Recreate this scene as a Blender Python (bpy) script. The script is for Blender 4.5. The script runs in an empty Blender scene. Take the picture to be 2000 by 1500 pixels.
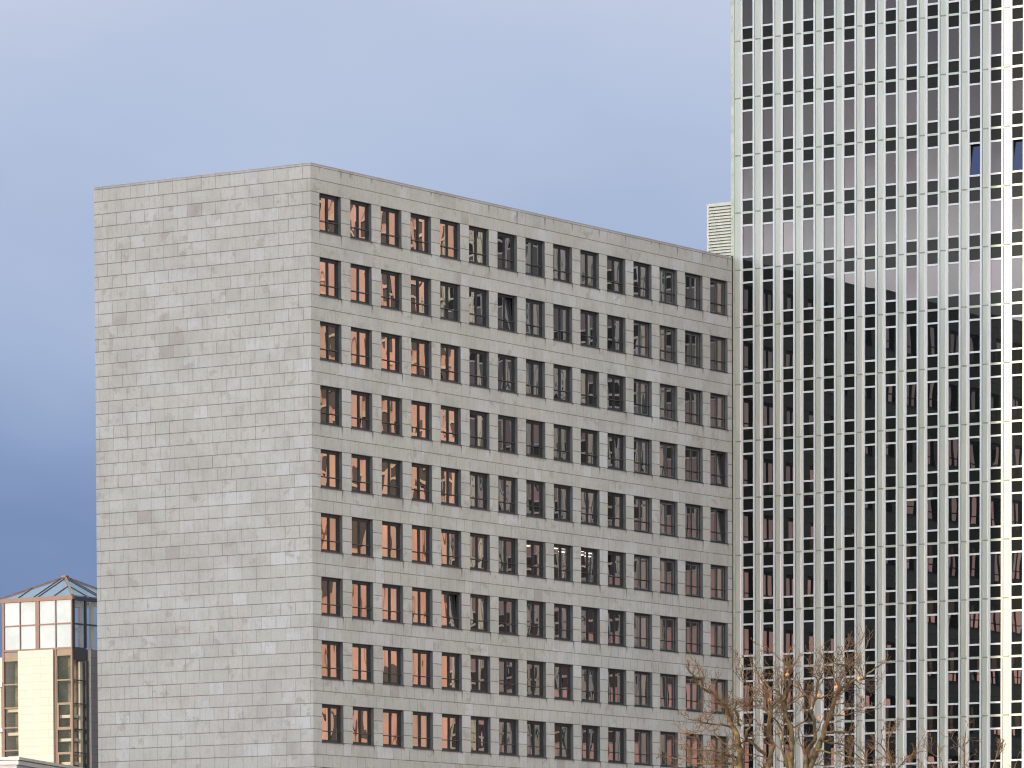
import bpy, math, random
from mathutils import Vector, Matrix, Euler
R = math.radians
random.seed(7)
scene = bpy.context.scene
COL = scene.collection

# ------------------------------------------------------------------ camera
FPX, PPX, PPY, PITCH, ROLL = 10305.914, 1000.0, 2530.342, -0.05214, -0.00337
EYE = 1.6
cam_d = bpy.data.cameras.new("camera")
cam = bpy.data.objects.new("camera", cam_d)
COL.objects.link(cam)
cam_d.sensor_width = 36.0
cam_d.lens = FPX / 2000.0 * 36.0
cam_d.shift_y = (PPY - 750.0) / 2000.0
cam_d.clip_start = 1.0
cam_d.clip_end = 6000.0
cam.matrix_world = (Matrix.Translation((0, 0, EYE)) @ Euler((math.pi / 2 + PITCH, 0, 0)).to_matrix().to_4x4()
                    @ Matrix.Rotation(ROLL, 4, 'Z'))
scene.camera = cam
scene.render.resolution_x, scene.render.resolution_y = 1024, 768
scene.view_settings.view_transform = 'Standard'
scene.view_settings.look = 'None'
scene.view_settings.exposure = 0.0
scene.view_settings.gamma = 1.0
scene.cycles.max_bounces = 8
scene.cycles.filter_width = 1.15
scene.cycles.caustics_reflective = False
scene.cycles.caustics_refractive = False

# ------------------------------------------------------------------ sky + sun
SUN_H = Vector((-0.777, -0.62, 0)).normalized()
SUN_EL = R(8.5)
SUN_DIR = Vector((SUN_H.x * math.cos(SUN_EL), SUN_H.y * math.cos(SUN_EL), math.sin(SUN_EL)))
sun_d = bpy.data.lights.new("sun", 'SUN')
sun_d.energy = 5.0
sun_d.angle = R(0.3)
sun_d.color = (1.0, 0.80, 0.56)
sun = bpy.data.objects.new("sun", sun_d)
COL.objects.link(sun)
sun.rotation_euler = SUN_DIR.to_track_quat('Z', 'Y').to_euler()
sun.location = SUN_DIR * 400


class G:
    """small helper round a node tree"""
    def __init__(self, nt):
        self.nt = nt

    def put(self, sock, v):
        if isinstance(v, bpy.types.NodeSocket):
            self.nt.links.new(v, sock)
        elif v is not None:
            if hasattr(sock, 'default_value') and not isinstance(v, (int, float)) and len(v) == 3 and len(sock.default_value) == 4:
                v = (*v, 1)
            sock.default_value = v

    def m(self, op, a, b=None, c=None, clamp=False):
        n = self.nt.nodes.new('ShaderNodeMath')
        n.operation = op
        n.use_clamp = clamp
        for i, v in enumerate((a, b, c)):
            if v is not None:
                self.put(n.inputs[i], v)
        return n.outputs[0]

    def rng(self, v, a, b, c=0.0, d=1.0, smooth=True):
        n = self.nt.nodes.new('ShaderNodeMapRange')
        n.interpolation_type = 'SMOOTHSTEP' if smooth else 'LINEAR'
        for i, x in enumerate((v, a, b, c, d)):
            self.put(n.inputs[i], x)
        return n.outputs[0]

    def mix(self, f, a, b, mode='MIX'):
        n = self.nt.nodes.new('ShaderNodeMix')
        n.data_type = 'RGBA'
        n.blend_type = mode
        n.clamp_factor = True
        self.put(n.inputs[0], f)
        self.put(n.inputs[6], a)
        self.put(n.inputs[7], b)
        return n.outputs[2]

    def xyz(self, x=0.0, y=0.0, z=0.0):
        n = self.nt.nodes.new('ShaderNodeCombineXYZ')
        for i, v in enumerate((x, y, z)):
            self.put(n.inputs[i], v)
        return n.outputs[0]

    def sep(self, v):
        n = self.nt.nodes.new('ShaderNodeSeparateXYZ')
        self.put(n.inputs[0], v)
        return n.outputs

    def noise(self, vec, scale, detail=2.0, rough=0.5):
        n = self.nt.nodes.new('ShaderNodeTexNoise')
        self.put(n.inputs['Vector'], vec)
        n.inputs['Scale'].default_value = scale
        n.inputs['Detail'].default_value = detail
        n.inputs['Roughness'].default_value = rough
        return n.outputs[0]

    def white(self, vec):
        n = self.nt.nodes.new('ShaderNodeTexWhiteNoise')
        n.noise_dimensions = '3D'
        self.put(n.inputs['Vector'], vec)
        return n.outputs['Value'], n.outputs['Color']

    def ramp(self, f, stops):
        n = self.nt.nodes.new('ShaderNodeValToRGB')
        e = n.color_ramp.elements
        while len(e) < len(stops):
            e.new(0.5)
        for el, (p, c) in zip(e, stops):
            el.position = p
            el.color = (*c, 1)
        self.put(n.inputs[0], f)
        return n.outputs[0]


world = bpy.data.worlds.new("World")
scene.world = world
world.use_nodes = True
wt = world.node_tree
wt.nodes.clear()
g = G(wt)
sky = wt.nodes.new('ShaderNodeTexSky')
sky.sky_type = 'NISHITA'
sky.sun_disc = False
sky.sun_elevation = SUN_EL
sky.sun_rotation = math.atan2(SUN_H.x, SUN_H.y)
tc = wt.nodes.new('ShaderNodeTexCoord')
dx, dy, dz = g.sep(tc.outputs['Generated'])
cl = g.noise(g.xyz(g.m('MULTIPLY', dx, 1.0), g.m('MULTIPLY', dy, 0.3), g.m('MULTIPLY', dz, 2.2)), 9.0, 3.0, 0.5)
cl2 = g.noise(g.xyz(g.m('ADD', dx, g.m('MULTIPLY', dz, 0.9)), dy, g.m('MULTIPLY', dz, 1.6)), 22.0, 3.0, 0.55)
zf = g.m('ADD', dz, g.m('ADD', g.m('MULTIPLY', g.m('SUBTRACT', cl, 0.5), 0.06), g.m('MULTIPLY', g.m('SUBTRACT', cl2, 0.5), 0.028)))
front = g.ramp(zf, [(0.0, (.19, .26, .43)), (.05, (.13, .21, .42)), (.08, (.155, .24, .46)), (.105, (.25, .345, .58)),
                    (.135, (.40, .495, .71)), (.165, (.475, .56, .76)), (.20, (.585, .64, .81)), (.30, (.8, .86, .98)),
                    (.55, (1.6, 1.7, 1.7)), (1.0, (1.9, 2.1, 2.05))])
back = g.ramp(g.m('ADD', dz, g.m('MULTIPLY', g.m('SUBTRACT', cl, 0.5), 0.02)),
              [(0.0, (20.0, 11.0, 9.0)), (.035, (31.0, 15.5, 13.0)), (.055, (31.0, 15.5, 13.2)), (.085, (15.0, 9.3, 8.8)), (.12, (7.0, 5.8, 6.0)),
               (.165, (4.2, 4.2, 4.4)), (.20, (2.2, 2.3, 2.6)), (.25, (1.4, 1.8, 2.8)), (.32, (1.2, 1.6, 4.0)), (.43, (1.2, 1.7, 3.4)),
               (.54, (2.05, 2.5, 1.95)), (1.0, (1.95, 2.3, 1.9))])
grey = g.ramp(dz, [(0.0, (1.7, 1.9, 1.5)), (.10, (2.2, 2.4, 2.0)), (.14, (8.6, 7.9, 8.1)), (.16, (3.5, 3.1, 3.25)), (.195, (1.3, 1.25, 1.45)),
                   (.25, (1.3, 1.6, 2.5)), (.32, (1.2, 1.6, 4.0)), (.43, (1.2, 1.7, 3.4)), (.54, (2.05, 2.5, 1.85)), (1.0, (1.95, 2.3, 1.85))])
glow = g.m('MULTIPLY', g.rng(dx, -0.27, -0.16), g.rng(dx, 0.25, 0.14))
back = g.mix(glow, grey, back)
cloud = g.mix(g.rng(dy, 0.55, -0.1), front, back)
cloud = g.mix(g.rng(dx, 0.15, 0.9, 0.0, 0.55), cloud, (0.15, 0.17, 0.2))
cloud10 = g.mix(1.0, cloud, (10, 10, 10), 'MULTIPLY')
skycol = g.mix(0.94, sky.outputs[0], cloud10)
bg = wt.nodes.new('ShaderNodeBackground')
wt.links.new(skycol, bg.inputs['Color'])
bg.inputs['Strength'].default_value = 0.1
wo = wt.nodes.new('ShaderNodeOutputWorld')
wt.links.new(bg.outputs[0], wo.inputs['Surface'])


# ------------------------------------------------------------------ measuring helpers
def ray(px, py):
    """direction through a point of the photograph, scaled so that its Y is 1"""
    a, b = px - PPX, py - PPY
    c, s = math.cos(ROLL), math.sin(ROLL)
    x, y = (a * c + b * s) / FPX, (-a * s + b * c) / FPX
    cp, sp = math.cos(PITCH), math.sin(PITCH)
    Y, Z = cp + y * sp, sp - y * cp
    return Vector((x / Y, 1.0, Z / Y))


def at(px, py, depth):
    return ray(px, py) * depth + Vector((0, 0, EYE))


TH = 0.5928
RD = Vector((math.sin(TH), math.cos(TH), 0))       # along the windowed facade, away from the camera
LD = Vector((-math.cos(TH), math.sin(TH), 0))      # along the blank wall, to the left
ROTZ = math.atan2(RD.y, RD.x)
C0 = Vector((-10.8575, 292.472, 0))
ZTOP = 47.024 + EYE
W1, LEN, U0, BAY, WW = 15.127, 44.217, 0.8127, 2.9133, 2.03
DJ = 0.816
HEAD1 = ZTOP - DJ - 0.7
T0, TBAY, TPANE = 0.7636, 1.4493, 0.7368


# ------------------------------------------------------------------ mesh + object helpers
class MB:
    def __init__(self):
        self.v, self.f, self.mi, self.uv, self.smooth = [], [], [], [], []

    def face(self, pts, mi=0, uv=None, smooth=False):
        i = len(self.v)
        self.v += [tuple(p) for p in pts]
        self.f.append(tuple(range(i, i + len(pts))))
        self.mi.append(mi)
        self.uv.append(uv or [(0, 0)] * len(pts))
        self.smooth.append(smooth)

    def box(self, a, b, mi=0, skip=''):
        x0, y0, z0 = a
        x1, y1, z1 = b
        P = lambda *q: [(x1 if c & 1 else x0, y1 if c & 2 else y0, z1 if c & 4 else z0) for c in q]
        for key, q in (('d', (0, 2, 3, 1)), ('u', (4, 5, 7, 6)), ('f', (0, 1, 5, 4)), ('b', (2, 6, 7, 3)), ('l', (0, 4, 6, 2)), ('r', (1, 3, 7, 5))):
            if key not in skip:
                p = P(*q)
                if key in 'fb':
                    uv = [(k[0], k[2]) for k in p]
                elif key in 'lr':
                    uv = [(k[1], k[2]) for k in p]
                else:
                    uv = [(k[0], k[1]) for k in p]
                self.face(p, mi, uv)

    def tube(self, pts, rad, n=6, mi=0, cap=True):
        """tapered tube through pts, shared vertices"""
        base = len(self.v)
        m = len(pts)
        prev = None
        for i, p in enumerate(pts):
            t = (pts[min(i + 1, m - 1)] - pts[max(i - 1, 0)])
            t = t.normalized() if t.length > 1e-9 else Vector((0, 0, 1))
            if prev is None:
                a = t.orthogonal().normalized()
            else:
                a = (prev - t * prev.dot(t))
                a = a.normalized() if a.length > 1e-6 else t.orthogonal().normalized()
            prev = a
            b = t.cross(a)
            for k in range(n):
                an = 2 * math.pi * k / n
                self.v.append(tuple(p + (a * math.cos(an) + b * math.sin(an)) * rad[i]))
        for i in range(m - 1):
            for k in range(n):
                q = (base + i * n + k, base + i * n + (k + 1) % n, base + (i + 1) * n + (k + 1) % n, base + (i + 1) * n + k)
                self.f.append(q)
                self.mi.append(mi)
                self.uv.append([(0, 0)] * 4)
                self.smooth.append(True)
        if cap:
            self.f.append(tuple(base + (m - 1) * n + k for k in range(n)))
            self.mi.append(mi)
            self.uv.append([(0, 0)] * n)
            self.smooth.append(False)

    def bar(self, a, b, w, h, mi=0):
        """square bar from a to b"""
        a, b = Vector(a), Vector(b)
        t = (b - a).normalized()
        s = t.cross(Vector((0, 0, 1)))
        s = s.normalized() if s.length > 1e-6 else Vector((1, 0, 0))
        u = s.cross(t)
        q = [(-w, -h), (w, -h), (w, h), (-w, h)]
        A = [a + s * x / 2 + u * y / 2 for x, y in q]
        B = [b + s * x / 2 + u * y / 2 for x, y in q]
        for k in range(4):
            j = (k + 1) % 4
            self.face([A[k], A[j], B[j], B[k]], mi)
        self.face(A[::-1], mi)
        self.face(B, mi)

    def mesh(self, name, mats):
        me = bpy.data.meshes.new(name)
        me.from_pydata(self.v, [], self.f)
        for x in (mats if isinstance(mats, (list, tuple)) else [mats]):
            me.materials.append(x)
        me.polygons.foreach_set('material_index', self.mi)
        me.polygons.foreach_set('use_smooth', self.smooth)
        ul = me.uv_layers.new(name='UVMap')
        flat = []
        for q in self.uv:
            for t in q:
                flat += [t[0], t[1]]
        ul.data.foreach_set('uv', flat)
        me.update()
        return me

    def build(self, name, mats, parent=None, loc=(0, 0, 0), rotz=0.0):
        o = bpy.data.objects.new(name, self.mesh(name, mats))
        COL.objects.link(o)
        o.location = loc
        o.rotation_euler = (0, 0, rotz)
        if parent:
            o.parent = parent
        return o


def tag(o, label=None, cat=None, group=None, kind=None):
    if label: o['label'] = label
    if cat: o['category'] = cat
    if group: o['group'] = group
    if kind: o['kind'] = kind
    return o


def empty(name, loc, rotz=0.0):
    o = bpy.data.objects.new(name, None)
    COL.objects.link(o)
    o.location = loc
    o.rotation_euler = (0, 0, rotz)
    return o


def inst(me, name, parent, loc=(0, 0, 0), rot=(0, 0, 0)):
    o = bpy.data.objects.new(name, me)
    COL.objects.link(o)
    o.parent = parent
    o.location = loc
    o.rotation_euler = rot
    return o


# ------------------------------------------------------------------ materials
def mat(name):
    m = bpy.data.materials.new(name)
    m.use_nodes = True
    nt = m.node_tree
    b = nt.nodes['Principled BSDF']
    return m, G(nt), b


def plain(name, col, rough=0.6, metal=0.0, spec=0.5, var=0.0, vscale=2.0, bump=0.0):
    m, g, b = mat(name)
    b.inputs['Roughness'].default_value = rough
    b.inputs['Metallic'].default_value = metal
    b.inputs['Specular IOR Level'].default_value = spec
    if var:
        geo = g.nt.nodes.new('ShaderNodeNewGeometry').outputs['Position']
        n = g.noise(geo, vscale, 4.0, 0.6)
        c = g.mix(g.rng(n, 0.3, 0.7), tuple(x * (1 - var) for x in col), tuple(min(1, x * (1 + var)) for x in col))
        g.put(b.inputs['Base Color'], c)
    else:
        b.inputs['Base Color'].default_value = (*col, 1)
    return m


def glass(name, refl, tint, dark, wob=0.004, wscale=0.9, see=0.0, rough=0.0, edge=0.12):
    """coated window glass: a mirror coat over a dark room, with the roll-wave of real panes"""
    m, g, b = mat(name)
    nt = g.nt
    nt.nodes.remove(b)
    out = nt.nodes['Material Output']
    pos = nt.nodes.new('ShaderNodeNewGeometry').outputs['Position']
    n1 = g.noise(g.xyz(*[g.m('MULTIPLY', s, k) for s, k in zip(g.sep(pos), (1.0, 1.0, 0.45))]), wscale, 1.0, 0.4)
    bump = nt.nodes.new('ShaderNodeBump')
    bump.inputs['Strength'].default_value = 1.0
    bump.inputs['Distance'].default_value = wob
    nt.links.new(n1, bump.inputs['Height'])
    gl = nt.nodes.new('ShaderNodeBsdfGlossy')
    gl.inputs['Color'].default_value = (*tint, 1)
    gl.inputs['Roughness'].default_value = rough
    nt.links.new(bump.outputs[0], gl.inputs['Normal'])
    df = nt.nodes.new('ShaderNodeBsdfDiffuse')
    df.inputs['Color'].default_value = (*dark, 1)
    base = df.outputs[0]
    if see:
        tr = nt.nodes.new('ShaderNodeBsdfTransparent')
        mx0 = nt.nodes.new('ShaderNodeMixShader')
        mx0.inputs[0].default_value = see
        nt.links.new(base, mx0.inputs[1])
        nt.links.new(tr.outputs[0], mx0.inputs[2])
        base = mx0.outputs[0]
    mx = nt.nodes.new('ShaderNodeMixShader')
    lw = nt.nodes.new('ShaderNodeLayerWeight')
    lw.inputs['Blend'].default_value = 0.25
    # every pane has its own coating
    oi = nt.nodes.new('ShaderNodeObjectInfo').outputs['Random']
    isl = nt.nodes.new('ShaderNodeNewGeometry').outputs['Random Per Island']
    rv, rc = g.white(g.xyz(oi, isl, 0.5))
    gl_c = g.mix(0.05, tint, rc)
    g.put(gl.inputs['Color'], gl_c)
    g.put(mx.inputs[0], g.m('ADD', g.m('MULTIPLY', g.m('ADD', 0.86, g.m('MULTIPLY', rv, 0.28)), refl), g.m('MULTIPLY', lw.outputs['Facing'], edge), clamp=True))
    nt.links.new(base, mx.inputs[1])
    nt.links.new(gl.outputs[0], mx.inputs[2])
    nt.links.new(mx.outputs[0], out.inputs['Surface'])
    return m


def stone_material():
    m, g, b = mat("granite_slabs")
    uvn = g.nt.nodes.new('ShaderNodeUVMap')
    uvn.uv_map = 'UVMap'
    u, v, _ = g.sep(uvn.outputs[0])
    isr = g.m('GREATER_THAN', u, 50.0)
    ur = g.m('SUBTRACT', u, g.m('MULTIPLY', isr, 100.0))
    vr = g.m('DIVIDE', v, 0.7)
    row = g.m('MINIMUM', g.m('FLOOR', vr), 0.0)
    fv = g.m('SUBTRACT', vr, row)
    r1, _ = g.white(g.xyz(row, isr, 3.0))
    wdt = g.m('SUBTRACT', 1.0, g.m('MULTIPLY', isr, 0.2))
    off = g.m('DIVIDE', g.m('FLOOR', g.m('MULTIPLY', r1, 3.0)), 3.0)
    uu = g.m('ADD', g.m('DIVIDE', ur, wdt), g.m('ADD', off, 0.14))
    m5 = g.m('FLOORED_MODULO', row, 5.0)
    winrow = g.m('MULTIPLY', isr, g.m('MULTIPLY', g.m('GREATER_THAN', m5, 0.5), g.m('LESS_THAN', m5, 3.5)))
    # between windows a slab is exactly one pier wide
    uw = g.m('ADD', g.m('DIVIDE', g.m('SUBTRACT', ur, U0 + 0.4), BAY), 10.0)
    uc = g.m('ADD', g.m('MULTIPLY', uu, g.m('SUBTRACT', 1.0, winrow)), g.m('MULTIPLY', uw, winrow))
    col = g.m('FLOOR', uc)
    fu = g.m('SUBTRACT', uc, col)
    du = g.m('MULTIPLY', g.m('MINIMUM', fu, g.m('SUBTRACT', 1.0, fu)), wdt)
    dv = g.m('MULTIPLY', g.m('MINIMUM', fv, g.m('ABSOLUTE', g.m('SUBTRACT', 1.0, fv))), 0.7)
    cell = g.xyz(col, row, isr)
    c1, ccol = g.white(cell)
    cr, cg, cb = g.sep(ccol)
    pos2 = g.xyz(u, v, 0.0)
    # joints
    jn = g.noise(pos2, 1.7, 3.0, 0.6)
    jh = g.m('MULTIPLY', g.rng(dv, 0.036, 0.012), g.rng(jn, 0.25, 0.55, 0.45, 1.0))
    sv = g.m('MULTIPLY', g.m('ADD', 0.25, g.m('MULTIPLY', g.m('POWER', cb, 1.5), 0.75)), g.m('SUBTRACT', 1.0, winrow))
    sv = g.m('MULTIPLY', sv, g.m('SUBTRACT', 1.0, g.m('MULTIPLY', isr, g.rng(v, -22.0, -4.0, 0.05, 0.8))))
    jv = g.m('MULTIPLY', g.rng(du, 0.034, 0.010), g.m('MULTIPLY', sv, g.rng(jn, 0.3, 0.6, 0.5, 1.0)))
    joint = g.m('MAXIMUM', jh, jv)
    # slab colours
    big = g.noise(pos2, 0.13, 3.0, 0.55)
    lo = g.noise(g.xyz(g.m('MULTIPLY', col, 0.33), g.m('MULTIPLY', row, 0.9), isr), 1.0, 2.0, 0.5)
    lo2 = g.noise(g.xyz(g.m('MULTIPLY', col, 0.28), g.m('MULTIPLY', row, 0.45), 7.7), 1.0, 2.0, 0.5)
    base = g.mix(c1, (0.40, 0.395, 0.35), (0.44, 0.435, 0.39))
    base = g.mix(g.m('MULTIPLY', g.rng(lo2, 0.5, 0.66), g.m('MULTIPLY', g.rng(cr, 0.0, 1.0, 0.2, 0.8, False), 0.9)), base, (0.43, 0.395, 0.355))
    base = g.mix(g.m('MULTIPLY', g.rng(lo, 0.53, 0.64), g.rng(cg, 0.15, 0.6, 0.0, 0.8)), base, (0.49, 0.495, 0.485))
    base = g.mix(g.m('MULTIPLY', g.m('MULTIPLY', g.m('GREATER_THAN', cg, 0.98), 0.75), g.rng(big, 0.45, 0.55)), base, (0.30, 0.26, 0.235))
    base = g.mix(g.rng(big, 0.35, 0.7, 0.0, 0.35), base, (0.36, 0.35, 0.32))
    sp = g.noise(pos2, 9.0, 6.0, 0.75)
    base = g.mix(1.0, base, g.mix(g.rng(sp, 0.36, 0.64, 0, 1, False), (0.91, 0.91, 0.91), (1.07, 1.07, 1.07)), 'MULTIPLY')
    # rain streaks, stretched downwards, and dirt inside some slabs
    st = g.noise(g.xyz(g.m('MULTIPLY', u, 3.2), g.m('MULTIPLY', v, 0.55), 0.0), 1.6, 4.0, 0.62)
    base = g.mix(g.rng(st, 0.50, 0.70, 0.0, 0.38), base, (0.27, 0.26, 0.215))
    wz = g.noise(pos2, 0.42, 5.0, 0.65)
    base = g.mix(g.rng(wz, 0.48, 0.66, 0.0, 0.45), base, (0.32, 0.30, 0.265))
    base = g.mix(g.rng(wz, 0.46, 0.34, 0.0, 0.5), base, (0.47, 0.475, 0.455))
    pt = g.noise(pos2, 1.1, 4.0, 0.65)
    base = g.mix(g.m('MULTIPLY', g.rng(pt, 0.53, 0.64), g.rng(cr, 0.4, 0.9, 0.0, 0.55)), base, (0.27, 0.245, 0.2))
    # soot below the corners of the sills
    su = g.m('FLOORED_MODULO', g.m('SUBTRACT', ur, U0 - 0.3), BAY)
    dl = g.m('ABSOLUTE', g.m('SUBTRACT', su, 0.33))
    dr = g.m('ABSOLUTE', g.m('SUBTRACT', su, WW + 0.33))
    below = g.m('FLOORED_MODULO', g.m('SUBTRACT', -0.7 - 2.1, v), 3.5)
    cellw = g.m('FLOOR', g.m('DIVIDE', g.m('SUBTRACT', ur, U0 - 0.3), BAY))
    frow = g.m('FLOOR', g.m('DIVIDE', g.m('SUBTRACT', -0.7 - 2.1, v), 3.5))
    w1, wc = g.white(g.xyz(cellw, frow, 5.0))
    wr, wg, wb = g.sep(wc)
    ln = g.m('ADD', 0.15, g.m('MULTIPLY', wr, 0.75))
    drip = g.m('MULTIPLY', g.rng(dr, 0.11, 0.02), g.rng(below, ln, 0.0))
    drip2 = g.m('MULTIPLY', g.m('MULTIPLY', g.rng(dl, 0.09, 0.02), g.rng(below, g.m('MULTIPLY', ln, 0.8), 0.0)), wg)
    dsum = g.m('MULTIPLY', g.m('MULTIPLY', g.m('ADD', drip, drip2, clamp=True), isr), g.m('MULTIPLY', g.rng(st, 0.3, 0.6, 0.5, 1.0), 0.85))
    base = g.mix(dsum, base, (0.09, 0.09, 0.075))
    base = g.mix(g.m('MULTIPLY', joint, 0.75), base, (0.10, 0.085, 0.065))
    g.put(b.inputs['Base Color'], base)
    b.inputs['Roughness'].default_value = 0.82
    b.inputs['Specular IOR Level'].default_value = 0.25
    return m


def ashlar_material(name, c1, c2, mortar, w, h, msize=0.02):
    m, g, b = mat(name)
    uvn = g.nt.nodes.new('ShaderNodeUVMap')
    br = g.nt.nodes.new('ShaderNodeTexBrick')
    g.put(br.inputs['Vector'], uvn.outputs[0])
    br.inputs['Scale'].default_value = 1.0
    br.inputs['Color1'].default_value = (*c1, 1)
    br.inputs['Color2'].default_value = (*c2, 1)
    br.inputs['Mortar'].default_value = (*mortar, 1)
    br.inputs['Mortar Size'].default_value = msize
    br.inputs['Brick Width'].default_value = w
    br.inputs['Row Height'].default_value = h
    n = g.noise(uvn.outputs[0], 1.5, 4.0, 0.6)
    g.put(b.inputs['Base Color'], g.mix(g.rng(n, 0.3, 0.7, 0.0, 0.3), br.outputs[0], tuple(x * 0.8 for x in c1)))
    b.inputs['Roughness'].default_value = 0.8
    return m


def tower_cladding():
    m, g, b = mat("white_aluminium")
    pos = g.nt.nodes.new('ShaderNodeNewGeometry').outputs['Position']
    x, y, z = g.sep(pos)
    n = g.noise(g.xyz(x, y, g.m('MULTIPLY', z, 0.12)), 2.5, 4.0, 0.6)
    n2 = g.noise(pos, 0.25, 3.0, 0.5)
    c = g.mix(g.rng(n, 0.35, 0.7), (0.405, 0.44, 0.385), (0.35, 0.39, 0.33))
    c = g.mix(g.rng(n2, 0.4, 0.7, 0, 0.4), c, (0.36, 0.405, 0.335))
    g.put(b.inputs['Base Color'], c)
    b.inputs['Metallic'].default_value = 0.09
    b.inputs['Specular IOR Level'].default_value = 0.25
    b.inputs['Roughness'].default_value = 0.28
    return m


M_STONE = stone_material()
M_COPE = plain("coping_metal", (0.34, 0.34, 0.32), 0.5, 0.0)
M_ROOF = plain("roof_gravel", (0.22, 0.21, 0.2), 0.95, var=0.2)
M_FRAME = plain("dark_bronze_frame", (0.028, 0.034, 0.035), 0.5, 0.0, spec=0.3)
M_LINING = plain("reveal_metal", (0.105, 0.115, 0.11), 0.6, 0.0, var=0.12, vscale=1.5)
M_SILL = plain("sill_metal", (0.045, 0.045, 0.042), 0.5)
M_GLASS = glass("bronze_glass", 0.245, (0.99, 0.95, 0.92), (0.010, 0.011, 0.012), wob=0.012, wscale=0.8, edge=0.08)
M_GLASS_SEE = glass("bronze_glass_lit_room", 0.24, (1.0, 0.93, 0.88), (0.012, 0.013, 0.014), wob=0.012, wscale=0.8, see=0.8)
M_LAMP, gg, bb = mat("ceiling_lamp_light")
bb.inputs['Emission Color'].default_value = (1, 0.95, 0.85, 1)
bb.inputs['Emission Strength'].default_value = 2.2
M_ROOM = plain("room_dark", (0.06, 0.055, 0.05), 0.9)
M_CLAD = tower_cladding()
M_TFRAME = plain("white_frame", (0.53, 0.555, 0.545), 0.4, spec=0.2)
M_TSTRIP = plain("corner_strip", (0.42, 0.46, 0.35), 0.5, 0.1, var=0.12, vscale=1.0)
M_JOINT = plain("joint_grey", (0.22, 0.235, 0.19), 0.7, var=0.2, vscale=3.0)
M_GAP = plain("gap_dark", (0.03, 0.03, 0.03), 0.9)
M_TGLASS = glass("tower_glass", 0.05, (0.95, 0.98, 1.0), (0.006, 0.008, 0.008), wob=0.004, wscale=0.8, edge=0.0)
M_SPAN = glass("spandrel_glass", 0.0075, (0.9, 1.0, 0.95), (0.0115, 0.013, 0.012), wob=0.003, edge=0.0)
M_LOUVRE = plain("louvre_cream", (0.52, 0.52, 0.42), 0.5, var=0.05)
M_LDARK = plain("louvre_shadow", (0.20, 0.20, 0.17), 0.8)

# ------------------------------------------------------------------ ground
mb = MB()
mb.face([(-2500, -1500, 0), (2500, -1500, 0), (2500, 4000, 0), (-2500, 4000, 0)])
tag(mb.build("ground", plain("asphalt", (0.11, 0.105, 0.1), 0.9, var=0.25, vscale=0.05)), kind='structure')

# ------------------------------------------------------------------ stone office block
block = tag(empty("office_block", C0, ROTZ), "grey granite office block with a blank end wall and rows of dark square windows", "building")
ROWS, COLS = 13, 15
XE = LEN - 0.06
V0 = ZTOP - DJ


def win_u(c): return U0 + BAY * c
def win_head(r): return HEAD1 - 3.5 * r


mb = MB()
us = [0.0]
for c in range(COLS):
    us += [win_u(c), win_u(c) + WW]
us.append(XE)
zs = [ZTOP]
for r in range(ROWS):
    zs += [win_head(r), win_head(r) - 2.1]
zs.append(0.0)
for i in range(len(us) - 1):
    for j in range(len(zs) - 1):
        if i % 2 == 1 and j % 2 == 1:
            continue
        a, b_, t, d = us[i], us[i + 1], zs[j], zs[j + 1]
        mb.face([(a, 0, d), (b_, 0, d), (b_, 0, t), (a, 0, t)], 0,
                [(100 + a, d - V0), (100 + b_, d - V0), (100 + b_, t - V0), (100 + a, t - V0)])
mb.build("facade_wall", M_STONE, block)
mb = MB()
mb.face([(0, W1, 0), (0, 0, 0), (0, 0, ZTOP), (0, W1, ZTOP)], 0, [(0.0 + W1, -V0), (0, -V0), (0, DJ), (W1, DJ)])
mb.face([(XE, W1, 0), (0, W1, 0), (0, W1, ZTOP), (XE, W1, ZTOP)], 0, [(XE, -V0), (0, -V0), (0, DJ), (XE, DJ)])
mb.face([(XE, 0, 0), (XE, W1, 0), (XE, W1, ZTOP), (XE, 0, ZTOP)], 0, [(0, -V0), (W1, -V0), (W1, DJ), (0, DJ)])
mb.build("end_wall", M_STONE, block)
mb = MB()
mb.face([(0.02, 0.02, ZTOP - 0.5), (XE - .02, 0.02, ZTOP - 0.5), (XE - .02, W1 - .02, ZTOP - 0.5), (0.02, W1 - .02, ZTOP - 0.5)])
mb.build("roof", M_ROOF, block)
mb = MB()
cw, ch, ov = 0.45, 0.035, 0.02
mb.box((-ov, -ov, ZTOP), (XE, cw, ZTOP + ch))
mb.box((-ov, cw, ZTOP), (cw, W1 + ov, ZTOP + ch))
mb.box((cw, W1 - cw, ZTOP), (XE, W1 + ov, ZTOP + ch))
mb.build("coping", M_COPE, block)
# floors inside, so that see-through panes look into a room and not through the whole block
mb = MB()
for r in range(ROWS):
    z = win_head(r) + 0.35
    mb.box((0.3, 0.45, z), (XE - 0.3, 6.0, z + 0.3))
mb.box((0.3, 6.0, 0.1), (XE - 0.3, 6.2, ZTOP - 0.6))
mb.build("room_interior", M_ROOM, block)


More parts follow.
